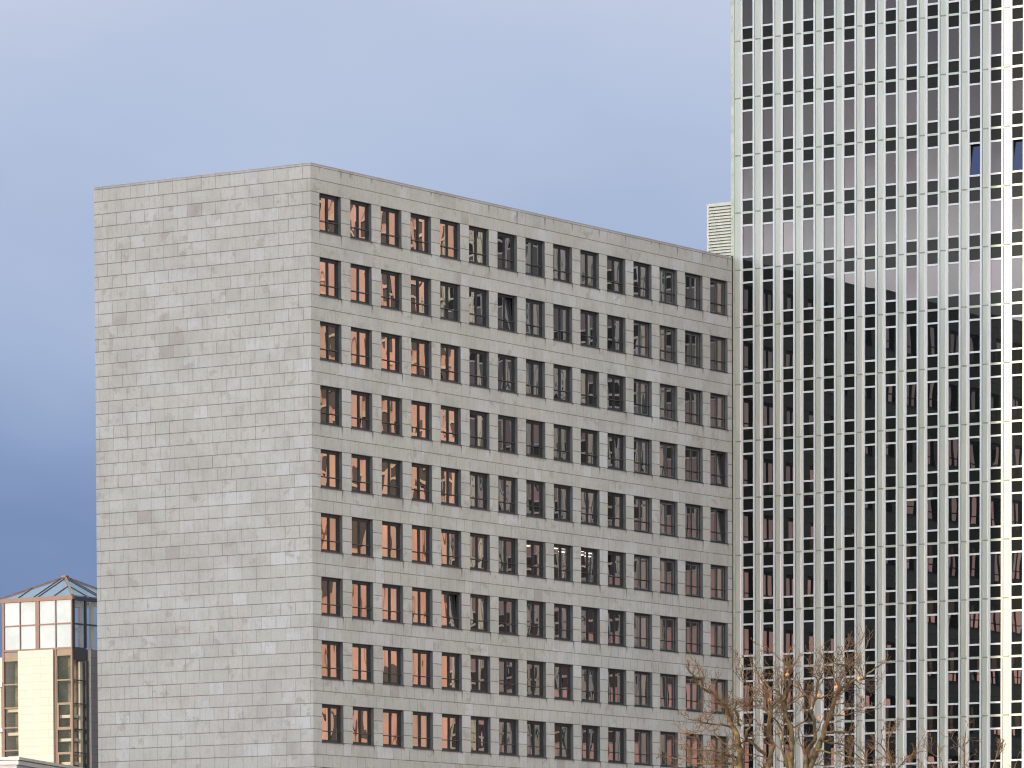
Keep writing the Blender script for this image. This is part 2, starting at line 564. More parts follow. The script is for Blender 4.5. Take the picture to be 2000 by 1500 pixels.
def window_frame(mb, ox=0.0, oz=0.0):
    """origin: lower left corner of the opening on the facade plane"""
    e, d, w, h = 0.003, 0.19, WW, 2.1
    B = lambda a, b, mi=0: mb.box((a[0] + ox, a[1], a[2] + oz), (b[0] + ox, b[1], b[2] + oz), mi)
    # metal lining of the reveal
    t = 0.012
    B((e, 0.004, e), (e + t, d, h - e), 1)
    B((w - e - t, 0.004, e), (w - e, d, h - e), 1)
    B((e + t, 0.004, h - e - t), (w - e - t, d, h - e), 0)
    B((e + t, 0.004, e), (w - e - t, d, e + t), 0)
    # fixed frame
    y0, y1 = d, d + 0.09
    B((e, y0, e), (0.13, y1, h - e))
    B((w - 0.13, y0, e), (w - e, y1, h - e))
    B((0.13, y0 - 0.02, h - 0.125), (w - 0.13, y1, h - e))
    B((0.13, y0, e), (w - 0.13, y1, 0.09))
    B((w / 2 - 0.035, y0 - 0.012, 0.09), (w / 2 + 0.035, y1, h - 0.12))


def casement(mb, x0, x1, z0, z1, y, ox=0.0, oz=0.0):
    k = 0.065
    B = lambda a, b: mb.box((a[0] + ox, a[1], a[2] + oz), (b[0] + ox, b[1], b[2] + oz), 1)
    B((x0, y, z0), (x0 + k, y + 0.06, z1))
    B((x1 - k, y, z0), (x1, y + 0.06, z1))
    B((x0 + k, y, z1 - k), (x1 - k, y + 0.06, z1))
    B((x0 + k, y, z0), (x1 - k, y + 0.06, z0 + k))


Y_CAS = 0.205
LEFT_C = (0.133, WW / 2 - 0.038, 0.093, 1.977)
RIGHT_C = (WW / 2 + 0.038, WW - 0.133, 0.093, 1.977)


def pane_quad(mb, c, y, ox=0, oz=0):
    k = 0.06
    x0, x1, z0, z1 = c[0] + k + ox, c[1] - k + ox, c[2] + k + oz, c[3] - k + oz
    mb.face([(x0, y, z0), (x1, y, z0), (x1, y, z1), (x0, y, z1)])


mbf = MB(); window_frame(mbf); FR_ME = mbf.mesh("window", [M_FRAME, M_LINING])


def centred_sash():
    """sash frame and pane about the hinge at the sash's bottom middle"""
    w, h = LEFT_C[1] - LEFT_C[0], LEFT_C[3] - LEFT_C[2]
    s = MB(); casement(s, -w / 2, w / 2, 0, h, 0)
    p = MB(); k = 0.06
    p.face([(-w / 2 + k, 0, k), (w / 2 - k, 0, k), (w / 2 - k, 0, h - k), (-w / 2 + k, 0, h - k)])
    return s.mesh("casement", [M_FRAME, M_FRAME]), p.mesh("pane", M_GLASS), p.mesh("pane", M_GLASS_SEE)


SASH_ME, PANE_ME, PANESEE_ME = centred_sash()
mbs = MB(); mbs.box((-0.02, -0.045, -0.035), (WW + 0.05, 0.0, 0.012)); SILL_ME = mbs.mesh("sill", M_SILL)
mbr = MB()
mbr.box((0.016, 0.115, 0.615), (WW - 0.016, 0.15, 0.65))
mbr.box((WW / 2 - 0.025, 0.15, 0.60), (WW / 2 + 0.025, 0.176, 0.665))
mbr.box((WW - 0.06, 0.15, 0.60), (WW - 0.02, 0.188, 0.665))
RAIL_ME = mbr.mesh("guard_rail", M_SILL)

TILTED = {(1, 6): 6.0, (3, 14): 4.5, (4, 14): 4.5, (6, 4): 5.5}
LIT = {(5, 7), (5, 8), (5, 9)}
rng = random.Random(11)
one = []                                     # the hundred windows that show largest
cand = [(c, r) for r in range(9) for c in range(COLS)]
cand.sort(key=lambda q: q[0] + 0.01 * q[1])
first = set(cand[:100])
far = MB()
far_glass = []
for c in range(COLS):
    for r in range(ROWS):
        ox, oz = win_u(c), win_head(r) - 2.1
        tilt = TILTED.get((r, c), 0.0)
        tl = [(rng.gauss(0, 0.0030), rng.gauss(0, 0.0055)) for _ in range(2)]
        if (c, r) in first:
            w = inst(FR_ME, "window", block, (ox, 0, oz))
            if tilt:
                w['label'] = "window with its right casement tilted inwards"
            for k, cc in enumerate((LEFT_C, RIGHT_C)):
                hx, hz = (cc[0] + cc[1]) / 2, cc[2]
                rt = R(tilt) if (k == 1 and tilt) else 0.0
                inst(SASH_ME, "casement", w, (hx, Y_CAS, hz), (-rt, 0, 0))
                inst(PANESEE_ME if (r, c) in LIT else PANE_ME, "pane", w, (hx, Y_CAS + 0.03, hz), (-rt + tl[k][0], 0, tl[k][1]))
            inst(SILL_ME, "sill", w)
            inst(RAIL_ME, "guard_rail", w)
        else:
            window_frame(far, ox, oz)
            far.box((ox - 0.02, -0.045, oz - 0.035), (ox + WW + 0.05, 0, oz + 0.012), 0)
            far.box((ox + 0.016, 0.115, oz + 0.615), (ox + WW - 0.016, 0.15, oz + 0.65), 0)
            far.box((ox + WW - 0.06, 0.15, oz + 0.60), (ox + WW - 0.02, 0.188, oz + 0.665), 0)
            for k, cc in enumerate((LEFT_C, RIGHT_C)):
                q = R(tilt) if (k == 1 and tilt) else 0.0
                casement(far, cc[0], cc[1], cc[2], cc[3], Y_CAS, ox, oz) if not q else None
                hx, hz = (cc[0] + cc[1]) / 2 + ox, cc[2] + oz
                w_, h_ = (cc[1] - cc[0]) / 2 - 0.06, cc[3] - cc[2] - 0.06
                rot = Euler((-q + tl[k][0], 0, tl[k][1])).to_matrix()
                P = [rot @ Vector(p) + Vector((hx, Y_CAS + 0.03, hz)) for p in ((-w_, 0, .06), (w_, 0, .06), (w_, 0, h_), (-w_, 0, h_))]
                far.face(P, 2)
                if q:
                    rot = Euler((-q, 0, 0)).to_matrix()
                    s = MB(); casement(s, -w_ - .06, w_ + .06, 0, cc[3] - cc[2], 0)
                    for f in s.f:
                        far.face([rot @ Vector(s.v[i]) + Vector((hx, Y_CAS, hz)) for i in f], 0)
o = far.build("window", [M_FRAME, M_LINING, M_GLASS], block)
tag(o, "the remaining windows towards the tower and below", kind='stuff')
# ceiling lamps that shine through three panes
for (r, c), spots in {(5, 7): [(0.5, 4.0)], (5, 8): [(0.55, 3.6), (1.4, 3.3), (1.4, 4.6)],
                      (5, 9): [(0.5, 3.4), (0.55, 4.8), (1.4, 3.8), (1.4, 5.0)]}.items():
    for sx, sy in spots:
        mb = MB()
        z = win_head(r) + 0.33
        xx = win_u(c) + sx + (sy - 0.2) * 1.484
        mb.box((xx - 0.26, sy, z - 0.04), (xx + 0.26, sy + 0.16, z + 0.018))
        mb.build("ceiling_light", M_LAMP, block)

# louvred plant box on the roof, against the tower
pl = tag(empty("plant_enclosure", C0 + RD * (LEN - 0.03) + LD * 0.2, ROTZ), "cream louvred plant enclosure on the granite block's roof beside the tower", "enclosure")
zt = at(1405, 388, 328)[2]
z0 = ZTOP - 0.48
mb = MB()
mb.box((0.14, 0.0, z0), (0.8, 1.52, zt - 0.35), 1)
mb.box((0.0, -0.1, zt - 0.2), (0.85, 1.64, zt), 0)
mb.box((0.0, 1.52, z0), (0.85, 1.64, zt - 0.2), 0)
mb.build("casing", [M_LOUVRE, M_LDARK], pl)
mb = MB()
z = z0 + 0.1
while z < zt - 0.3:
    mb.face([(0.0, -0.1, z), (0.0, 1.52, z), (0.0, 1.52, z + 0.10), (0.0, -0.1, z + 0.10)][::-1])
    mb.face([(0.0, -0.1, z + 0.10), (0.0, 1.52, z + 0.10), (0.12, 1.52, z + 0.18), (0.12, -0.1, z + 0.18)][::-1])
    mb.face([(0.0, -0.1, z), (0.12, -0.1, z + 0.06), (0.12, 1.52, z + 0.06), (0.0, 1.52, z)][::-1])
    z += 0.19
mb.build("louvre", M_LOUVRE, pl)

# ------------------------------------------------------------------ glass tower
K0 = C0 + RD * LEN
tower = tag(empty("glass_tower", K0, ROTZ), "tall tower with white vertical piers and dark glass joined to the granite block", "tower")
NB = 14
SE = T0 + TBAY * (NB - 1) + TPANE
S_END = SE + 0.36
ZB = lambda k: ZTOP - DJ + 3.5 * k
KLO, KHI = -13, 7
TZ0, TZ1 = 0.0, ZB(KHI) + 0.6
# local x = into the tower (face towards -x), y = -s
mb = MB()
mb.box((0.5, -S_END, TZ0), (32.0, -0.06, TZ1))
mb.box((0.5, -0.06, ZTOP + 0.2), (32.0, 0.08, TZ1))
mb.box((0.091, -S_END, TZ0), (0.5, -S_END + 0.2, TZ1))
mb.box((0.1, -0.2, TZ0), (0.5, 0.08, TZ1))
mb.build("core", plain("tower_core", (0.05, 0.05, 0.05), 0.8), tower)
# corner strip beside the granite block
mb = MB()
mb.box((-0.02, -0.17, TZ0), (0.1, -0.05, TZ1))
mb.box((-0.02, -0.05, ZTOP + 0.12), (0.1, 0.1, TZ1))
for k in range(KLO, KHI + 1):
    for q in range(4):
        z = ZB(k) - 0.3 - q * 0.85
        mb.box((-0.05, -0.01 if z > ZTOP else -0.13, z), (-0.02, 0.05 if z > ZTOP else -0.08, z + 0.07))
mb.box((0.03, -0.05, TZ0), (0.099, 0.5, ZTOP - 0.02), 1)
mb.build("corner_strip", [M_TSTRIP, M_GAP], tower)


def pier(s0, s1, edge_l=True, edge_r=True):
    """white side frames, a recessed shadow line and a panel per storey"""
    fr, mbp = 0.125, MB()
    a, b_ = s0, s1
    if edge_l:
        mbp.box((-0.055, -(a + fr), TZ0), (0.09, -a, TZ1), 1); a += fr
    if edge_r:
        mbp.box((-0.055, -b_, TZ0), (0.09, -(b_ - fr), TZ1), 1); b_ -= fr
    mbp.box((0.02, -b_, TZ0), (0.09, -a, TZ1), 2)
    gl, gr = (0.035 if edge_l else 0.0), 0.012
    for k in range(KLO, KHI + 1):
        zt_, zb_ = ZB(k) - 0.045, max(ZB(k - 1) + 0.045, 0.0)
        if zt_ <= zb_:
            continue
        y0, y1 = -(b_ - gr), -(a + gl)
        ym = 0.05
        # a shallow folded panel: flat face with bevelled right side
        P = [(-0.03, y1), (-0.075, y1 - 0.03), (-0.075, y0 + ym), (-0.045, y0), (0.02, y0), (0.02, y1)]
        n = len(P)
        for i in range(n):
            p, q = P[i], P[(i + 1) % n]
            mbp.face([(p[0], p[1], zt_), (q[0], q[1], zt_), (q[0], q[1], zb_), (p[0], p[1], zb_)], 0)
        mbp.face([(p[0], p[1], zb_) for p in P], 0)
        mbp.face([(p[0], p[1], zt_) for p in P[::-1]], 0)
        mbp.box((-0.052, y0 + 0.02, zt_), (0.019, y1 - 0.01, zt_ + 0.09), 3)
    return mbp


pm = [M_CLAD, M_TFRAME, M_GAP, M_JOINT]
pier(0.2, T0, False, True).build("pier", pm, tower)
for i in range(NB - 1):
    s0 = T0 + TBAY * i + TPANE
    pier(s0, s0 + TBAY - TPANE).build("pier", pm, tower)
pier(SE, S_END, True, False).build("pier", pm, tower)

HB, SP, BR = 0.068, 0.662, 0.11
WB = HB + SP + BR
mb = MB()
mb.box((-0.045, -TPANE, -BR), (0.09, 0, 0))
mb.box((-0.045, -TPANE, -(3.5 - 2 * WB) - 2 * BR), (0.09, 0, -(3.5 - 2 * WB) - BR))
for yy in (-TPANE, -0.018):
    mb.box((-0.02, yy, -(3.5 - 2 * WB) - BR), (0.09, yy + 0.018, -BR))
WF_ME = mb.mesh("window", M_TFRAME)
hw = (3.5 - 2 * WB) / 2
mb = MB(); mb.face([(0, -TPANE / 2, hw), (0, TPANE / 2, hw), (0, TPANE / 2, -hw), (0, -TPANE / 2, -hw)]); TP_ME = mb.mesh("pane", M_TGLASS)
mb = MB(); mb.face([(0, -TPANE / 2, SP / 2), (0, TPANE / 2, SP / 2), (0, TPANE / 2, -SP / 2), (0, -TPANE / 2, -SP / 2)]); SP_ME = mb.mesh("spandrel_panel", M_SPAN)

# slab bands: one strip per storey, running behind the piers
for k in range(KLO + 1, KHI + 1):
    mb = MB()
    mb.box((-0.035, -SE, -HB), (0.085, -T0, HB))
    mb.build("slab_band", M_CLAD, tower, (0, 0, ZB(k)))
rng = random.Random(5)
vis = [(i, k) for i in range(NB) for k in range(-8, 6)]
vis.sort(key=lambda q: (-q[0], -q[1]))
wfirst = set(vis[:100])
spl = [(i, k, sgn) for i in range(NB) for k in range(-8, 6) for sgn in (1, -1)]
spl.sort(key=lambda q: (-q[0], -q[1]))
sfirst = set(spl[:100])
OPEN = {(11, 2): 7.0, (13, 2): 7.0}
wrest, srest = MB(), MB()
for i in range(NB):
    s = T0 + TBAY * i
    for k in range(KLO + 1, KHI + 1):
        # window below band k
        tx, tz = rng.gauss(0, 0.0018), rng.gauss(0, 0.0035)
        op = R(OPEN.get((i, k - 0), 0.0))
        zc = ZB(k) - WB - hw
        if (i, k) in wfirst:
            w = inst(WF_ME, "window", tower, (0, -s, ZB(k) - HB - SP))
            if op:
                w['label'] = "tilted open window reflecting blue sky"
            # hinge a tilted pane at its bottom edge
            dxp = math.sin(op) * hw
            inst(TP_ME, "pane", w, (0.0 + dxp, -TPANE / 2, zc - (ZB(k) - HB - SP)), (0, op + tx, tz))
        else:
            y0 = -s
            zz = ZB(k) - HB - SP
            wrest.box((-0.045, y0 - TPANE, zz - BR), (0.09, y0, zz), 0)
            wrest.box((-0.045, y0 - TPANE, zz - (3.5 - 2 * WB) - 2 * BR), (0.09, y0, zz - (3.5 - 2 * WB) - BR), 0)
            rot = Euler((0, tx, tz)).to_matrix()
            wrest.face([rot @ Vector(p) + Vector((0, y0 - TPANE / 2, zc)) for p in
                        ((0, -TPANE / 2, hw), (0, TPANE / 2, hw), (0, TPANE / 2, -hw), (0, -TPANE / 2, -hw))], 1)
        for sgn in (1, -1):
            zs_ = ZB(k) + sgn * (HB + SP / 2)
            if (i, k, sgn) in sfirst:
                inst(SP_ME, "spandrel_panel", tower, (0.012, -s - TPANE / 2, zs_), (0, rng.gauss(0, .002), rng.gauss(0, .003)))
            else:
                srest.face([Vector((0.012, -s - TPANE / 2, zs_)) + Vector(p) for p in
                            ((0, -TPANE / 2, SP / 2), (0, TPANE / 2, SP / 2), (0, TPANE / 2, -SP / 2), (0, -TPANE / 2, -SP / 2))], 0)
tag(wrest.build("window", [M_TFRAME, M_TGLASS], tower), "the remaining windows of the tower", kind='stuff')
tag(srest.build("spandrel_panel", M_SPAN, tower), "the remaining spandrel panels of the tower", kind='stuff')

# ------------------------------------------------------------------ stair tower with the glass lantern, far left
DS = 395.0
pc = at(142.8, 1400, DS)
stair = tag(empty("stair_tower", (pc.x, pc.y, 0), ROTZ), "sunlit cream stone stair tower with brown framed glass lantern and pyramid roof", "building")


def ly(px):
    """distance along the left face whose image column is px"""
    k = ray(px, 1350).x
    return (k * pc.y - pc.x) / (LD.x - k * LD.y)


def rx(px):
    k = ray(px, 1350).x
    return (k * pc.y - pc.x) / (RD.x - k * RD.y)


def hz(py, px=142.8, depth=None):
    return at(px, py, depth or pc.y)[2]


SW = ly(5.5)
M_BROWN = plain("brown_metal", (0.135, 0.078, 0.06), 0.5, 0.1, var=0.08)
M_BROWN2 = plain("brown_panel", (0.16, 0.115, 0.075), 0.5, var=0.1)
M_BLACK = plain("black_metal", (0.02, 0.02, 0.025), 0.5)
M_CREAM = ashlar_material("cream_stone", (0.47, 0.435, 0.38), (0.44, 0.405, 0.35), (0.33, 0.29, 0.26), 1.45, 0.6, 0.016)
M_BLIND = plain("pale_blind_glass", (0.33, 0.37, 0.40), 0.12, spec=0.7, var=0.10, vscale=0.5)
M_BLUEG = glass("lantern_glass", 0.12, (0.85, 0.95, 1.0), (0.05, 0.06, 0.07), wob=0.01, see=0.75)
M_STAIRG = glass("stair_glass", 0.03, (0.9, 0.97, 0.95), (0.02, 0.025, 0.02), wob=0.02, see=0.78, edge=0.05)
M_ROOFG = glass("roof_glass", 0.10, (0.7, 0.85, 1.0), (0.13, 0.17, 0.24), wob=0.004, edge=0.1, see=0.35)
M_INNER = plain("cream_inner", (0.55, 0.50, 0.38), 0.7)
M_GREYST = ashlar_material("grey_stone", (0.125, 0.12, 0.135), (0.11, 0.105, 0.12), (0.05, 0.05, 0.05), 1.2, 0.6)

ZE1, ZE0 = hz(1162), hz(1170.2)            # eaves beam
ZL0 = hz(1264)                             # foot of the lantern glass
ZMID = hz(1216.5)
FT = 0.12
# lantern frame
mb = MB()
mb.box((-0.1, -0.1, ZE0), (0.15, SW + 0.1, ZE1), 0)
mb.box((0.15, -0.1, ZE0 - 0.05), (SW + 0.1, 0.15, ZE1 - 0.1), 1)
mb.box((0.15, SW - 0.15, ZE0), (SW + 0.1, SW + 0.1, ZE1), 0)
mb.box((SW - 0.15, 0.15, ZE0), (SW + 0.1, SW - 0.15, ZE1), 0)
mb.build("eaves_beam", [M_BROWN, M_BLACK], stair)
mb = MB()
for a, b_ in ((140.6, 143.0), (109.2, 110.8), (71, 78.2), (39.8, 41.2), (6.0, 9.8)):
    mb.box((-0.06, max(0.0, min(ly(a), ly(b_))), ZL0), (0.12, max(ly(a), ly(b_)), ZE0 - 0.002), 0)
mb.box((-0.04, 0.02, ZMID - 0.05), (0.1, SW - 0.02, ZMID + 0.05), 0)
mb.box((-0.05, 0.02, ZL0 - 0.1), (0.1, SW - 0.02, ZL0 + 0.04), 0)
mb.build("lantern_frame", M_BROWN, stair)
mb = MB()
for a, b_ in ((143.4, 146.2), (167.0, 169.2), (200, 203)):
    mb.box((max(0.13, rx(a)), -0.06, ZL0), (rx(b_), 0.1, ZE0 - 0.06), 0)
mb.box((0.13, -0.04, ZMID - 0.1), (SW, 0.08, ZMID + 0.02), 0)
mb.box((0.13, -0.05, ZL0 - 0.9), (rx(168), 0.1, ZL0 + 0.03), 0)
mb.build("lantern_frame", M_BLACK, stair)
edges = [9.8, 40.5, 74.5, 110, 141]
rngl = random.Random(3)
for i in range(4):
    for z0_, z1_ in ((ZL0 + .03, ZMID - .04), (ZMID + .04, ZE0)):
        mb = MB()
        a, b_ = ly(edges[i]), ly(edges[i + 1])
        tl = rngl.gauss(0, .01)
        mb.face([(0.03, a, z0_), (0.03 + tl, b_, z0_), (0.03 + tl, b_, z1_), (0.03, a, z1_)])
        mb.build("lantern_pane", M_BLIND, stair)
for a, b_ in ((145.5, 168), (168.6, 200)):
    for z0_, z1_ in ((ZL0 + .03, ZMID - .1), (ZMID + .02, ZE0 - .06)):
        mb = MB()
        mb.face([(rx(a), 0.03, z0_), (rx(b_), 0.03, z0_), (rx(b_), 0.03, z1_), (rx(a), 0.03, z1_)])
        mb.build("lantern_pane", M_BLUEG, stair)
# cream columns and rails seen inside the lantern
mb = MB()
for a, b_ in ((163, 166.5), (172, 174), (184.5, 190)):
    mb.box((rx(a), 0.25, ZL0), (rx(b_), 0.45, ZE0 - 0.02))
for zz in (hz(1180), hz(1228)):
    mb.box((rx(146), 0.25, zz - 0.12), (rx(162.8), 0.4, zz + 0.12))
mb.box((rx(175), 0.28, hz(1183)), (rx(184), 0.4, hz(1178)))
mb.build("inner_column", M_INNER, stair)
# pyramid roof
ax = SW * 0.5
apex = Vector((ax, ax, hz(1126, 123, pc.y + 4)))
cs = [Vector((-0.08, -0.08, ZE1)), Vector((-0.08, SW + 0.08, ZE1)), Vector((SW + 0.08, SW + 0.08, ZE1)), Vector((SW + 0.08, -0.08, ZE1))]
mb = MB()
for i in range(4):
    mb.face([cs[i], apex, cs[(i + 1) % 4]][::1])
rf = mb.build("roof", M_ROOFG, stair)
mb = MB()
for c_ in cs:
    mb.bar(c_, apex + Vector((0, 0, 0.03)), 0.17, 0.14, 0)
mb.box((ax - .22, ax - .22, apex.z - 0.02), (ax + .22, ax + .22, apex.z + 0.12), 0)
mb.build("roof_ridge", M_BROWN, rf)
mb = MB()
for i in range(4):
    a, b_ = cs[i], cs[(i + 1) % 4]
    up = Vector((0, 0, 0.03))
    for t in (0.25, 0.47, 0.53, 0.75):
        p = a.lerp(b_, t)
        top_t = min(1.0, 1 - abs(0.5 - t) * 2) * 0.97
        mid = (a + b_) / 2
        q = p + (apex - mid) * top_t
        mb.bar(p + up, q + up, 0.07, 0.06, 0)
mb.build("roof_bar", M_BLACK, rf)
# stone panel of the left face, glass strips beside it
ya, yb = ly(107.2), ly(39)
zlo = 0.0
mb = MB()
mb.box((-0.22, ya, zlo), (0.3, yb, ZL0 - 0.105))
mb.build("stone_panel", M_CREAM, stair)
mb = MB()
mb.box((0.9, 0.4, zlo), (SW - 0.4, SW - 0.4, ZL0 - 0.3))
mb.build("core", plain("stair_core", (0.13, 0.105, 0.07), 0.8, var=0.75, vscale=0.9), stair)
mb = MB()
mb.box((-0.05, 0.0, zlo), (0.12, ly(140.4), ZL0 - 0.1), 0)
mb.box((-0.05, ly(111.2), zlo), (0.1, ya - 0.003, ZL0 - 0.1), 0)
mb.box((-0.05, SW - 0.18, zlo), (0.1, SW, ZL0 - 0.1), 0)
mb.build("post", M_BROWN, stair)
rys = [1266, 1278.5, 1327.5, 1373, 1423.5, 1470, 1520]
for j in range(len(rys) - 1):
    z1_, z0_ = hz(rys[j]), hz(rys[j + 1])
    y0, y1 = ly(140.4), ly(111.2)
    mb = MB()
    if j == 0:
        mb.box((0.0, y0, z0_), (0.08, y1, z1_ - .02))
        mb.build("soffit_panel", M_BROWN2, stair)
        continue
    fw = 0.17 if j in (3, 5) else 0.07
    mb.box((-0.03, y0, z0_), (0.08, y1, z0_ + fw))
    mb.box((-0.03, y0, z1_ - fw * 0.6), (0.08, y1, z1_))
    mb.box((-0.03, y0, z0_ + fw), (0.08, y0 + fw, z1_ - fw * .6))
    mb.box((-0.03, y1 - fw, z0_ + fw), (0.08, y1, z1_ - fw * .6))
    w = mb.build("window", M_BROWN2, stair)
    mb = MB()
    mb.face([(0.04, y0, z0_), (0.04, y1, z0_), (0.04, y1, z1_), (0.04, y0, z1_)][::-1])
    mb.build("pane", M_STAIRG, w)
lys = [1269, 1286, 1333, 1379, 1418, 1463, 1510]
for j in range(len(lys) - 1):
    z1_, z0_ = hz(lys[j], 20), hz(lys[j + 1], 20)
    y0, y1 = yb + 0.003, SW - 0.18
    mb = MB()
    if j == 0:
        mb.box((0.0, y0, z0_), (0.08, y1, z1_))
        mb.build("soffit_panel", M_BROWN2, stair)
        continue
    mb.box((-0.03, y0, z0_), (0.08, y1, z0_ + 0.1))
    w = mb.build("window", M_BROWN2, stair)
    mb = MB()
    mb.face([(0.04, y0, z0_), (0.04, y1, z0_), (0.04, y1, z1_), (0.04, y0, z1_)][::-1])
    mb.build("pane", M_STAIRG, w)
# stair flights and landings behind the glass
mb = MB()
for j in range(12):
    z = 5 + j * 1.75
    mb.box((0.25, 0.15, z), (0.8, ya - .05, z + 0.22))
    mb.box((0.25, yb + .05, z + .6), (0.8, SW - .2, z + 0.82))
mb.build("landing", M_INNER, stair)
mb = MB()
for j in range(12):
    z = 5 + j * 1.75
    for q in range(3):
        mb.bar((0.2, yb + .1, z + 1.1 + q * .2), (0.2, SW - .25, z + 1.1 + q * .2), 0.03, 0.03)
mb.build("handrail", M_BLACK, stair)
# right face below the lantern
mb = MB()
ryz = [1278, 1328, 1374, 1424, 1470, 1520]
for j in range(len(ryz) - 1):
    z1_, z0_ = hz(ryz[j]), hz(ryz[j + 1])
    mb = MB()
    mb.box((rx(146), -0.03, z0_ - .03), (rx(167.5), 0.06, z0_ + 0.05))
    w = mb.build("window", M_BLACK, stair)
    mb = MB()
    mb.face([(0.13, 0.04, z0_), (rx(168), 0.04, z0_), (rx(168), 0.04, z1_), (0.13, 0.04, z1_)])
    mb.build("pane", M_STAIRG, w)
mb = MB()
mb.box((rx(160.5), 0.2, 0), (rx(165.5), 0.5, ZL0 - 1))
mb.build("inner_column", M_INNER, stair)
mb = MB()
mb.box((rx(167.5), -0.06, 0), (rx(171.8), 0.12, ZL0 - 0.9))
mb.build("post", M_BLACK, stair)
mb = MB()
mb.box((rx(175), -0.14, 0), (SW - 0.01, 0.3, ZL0 - 0.06))
mb.build("stone_pier", M_GREYST, stair)
for px_, y_ in ((175, -0.141), (189, -0.33)):
    mb = MB()
    mb.box((rx(px_) - 0.06, y_, 0), (rx(px_) - 0.002, 0.1 if px_ < 180 else -0.1415, ZL0 - 0.06))
    mb.build("stone_edge", M_CREAM, stair)
# lower wing to the left
mb = MB()
zw = hz(1277, 3)
mb.box((0.15, SW + 0.02, 0), (6, SW + 9, zw))
mb.build("wing_wall", M_CREAM, stair)
mb = MB()
for a, b_ in ((1335, 1417), (1425, 1500)):
    mb.box((0.09, SW + 0.02, hz(b_, 3)), (0.145, SW + 0.24, hz(a, 3)))
mb.build("wing_frame", M_BROWN, stair)
mb = MB()
for a, b_ in ((1326, 1335), (1417.5, 1424.5)):  # pale band and bright glints put in as white strips
    mb.box((-0.1, SW + 0.01, hz(b_, 3)), (0.145, SW + 3, hz(a, 3)))
mb.build("wing_glint_band", plain("white_glint_band", (0.62, 0.6, 0.54), 0.6), stair)

# ------------------------------------------------------------------ low annex at the bottom left corner
DA = 240.0
pa = at(34, 1478.5, DA)
pb_ray = ray(190, 1500.5)
dirw = Vector((0.19, 0.98, 0)).normalized()
za = pa.z
tt = (pb_ray.x * pa.y - pa.x) / (dirw.x - pb_ray.x * dirw.y)
annex = tag(empty("annex_building", (pa.x, pa.y, 0), math.atan2(dirw.y, dirw.x)), "low annex with grey metal roof edge in the bottom left corner", "building")
M_ANX = plain("annex_render", (0.40, 0.41, 0.43), 0.8, var=0.08)
mb = MB()
mb.box((0.06, 0.06, 0), (20, 14, za - 0.12))
mb.build("wall", M_ANX, annex)
mb = MB()
mb.box((-0.06, -0.06, za - 0.34), (20.1, 14, za - 0.16), 0)
mb.box((-0.12, -0.12, za - 0.13), (20.1, 14.1, za), 0)
mb.build("roof_edge", plain("zinc_edge", (0.42, 0.43, 0.40), 0.4, 0.4, var=0.1), annex)

# ------------------------------------------------------------------ bare plane trees
M_BARK, gb, bb = mat("bark")
posb = gb.nt.nodes.new('ShaderNodeNewGeometry').outputs['Position']
nb1 = gb.noise(posb, 5.0, 5.0, 0.7)
nb2 = gb.noise(posb, 0.8, 2.0, 0.5)
cb_ = gb.mix(gb.rng(nb1, 0.35, 0.65), (0.05, 0.036, 0.017), (0.18, 0.122, 0.047))
cb_ = gb.mix(gb.rng(nb2, 0.5, 0.7, 0, 0.5), cb_, (0.075, 0.07, 0.028))
gb.put(bb.inputs['Base Color'], cb_)
bb.inputs['Roughness'].default_value = 0.85
M_TWIG = plain("twig", (0.125, 0.07, 0.034), 0.8, var=0.3, vscale=1.0)
M_LEAF = plain("withered_leaf", (0.42, 0.22, 0.11), 0.7, var=0.2, vscale=6.0)

PXM = lambda depth: depth / FPX


def rand_perp(d, rg):
    while True:
        v = Vector((rg.uniform(-1, 1), rg.uniform(-1, 1), rg.uniform(-1, 1)))
        v = v - d * v.dot(d)
        if v.length > 0.2:
            return v.normalized()


def grow(tw, p, d, length, rad, level, rg):
    """a wandering shoot with side shoots"""
    n = 5 if level > 0 else 4
    pts, rr = [p.copy()], [rad]
    for i in range(n):
        d = (d + rand_perp(d, rg) * rg.uniform(0.12, 0.38) + Vector((0, 0, 0.07))).normalized()
        p = p + d * (length / n)
        pts.append(p.copy())
        rr.append(max(0.008, rad * (1 - 0.75 * (i + 1) / n)))
        if level > 0 and i >= 0:
            for _ in range(1):
                if rg.random() < 0.77:
                    dd = (d * rg.uniform(0.4, 0.9) + rand_perp(d, rg) * rg.uniform(0.5, 1.0) + Vector((0, 0, 0.2))).normalized()
                    grow(tw, p, dd, length * rg.uniform(0.35, 0.62), max(0.012, rr[-1] * 0.62), level - 1, rg)
    tw.tube(pts, rr, 4 if rad > 0.03 else 3, 0)


def smooth_path(pts, rg, k=3, jit=0.05):
    out = []
    n = len(pts)
    for i in range(n - 1):
        p0, p1, p2, p3 = pts[max(i - 1, 0)], pts[i], pts[i + 1], pts[min(i + 2, n - 1)]
        for q in range(k):
            t = q / k
            c = 0.5 * ((2 * p1) + (p2 - p0) * t + (2 * p0 - 5 * p1 + 4 * p2 - p3) * t * t + (3 * p1 - p0 - 3 * p2 + p3) * t ** 3)
            if i + q > 0:
                c = c + Vector((rg.uniform(-jit, jit), rg.uniform(-jit, jit), rg.uniform(-jit, jit)))
            out.append(c)
    out.append(pts[-1])
    return out


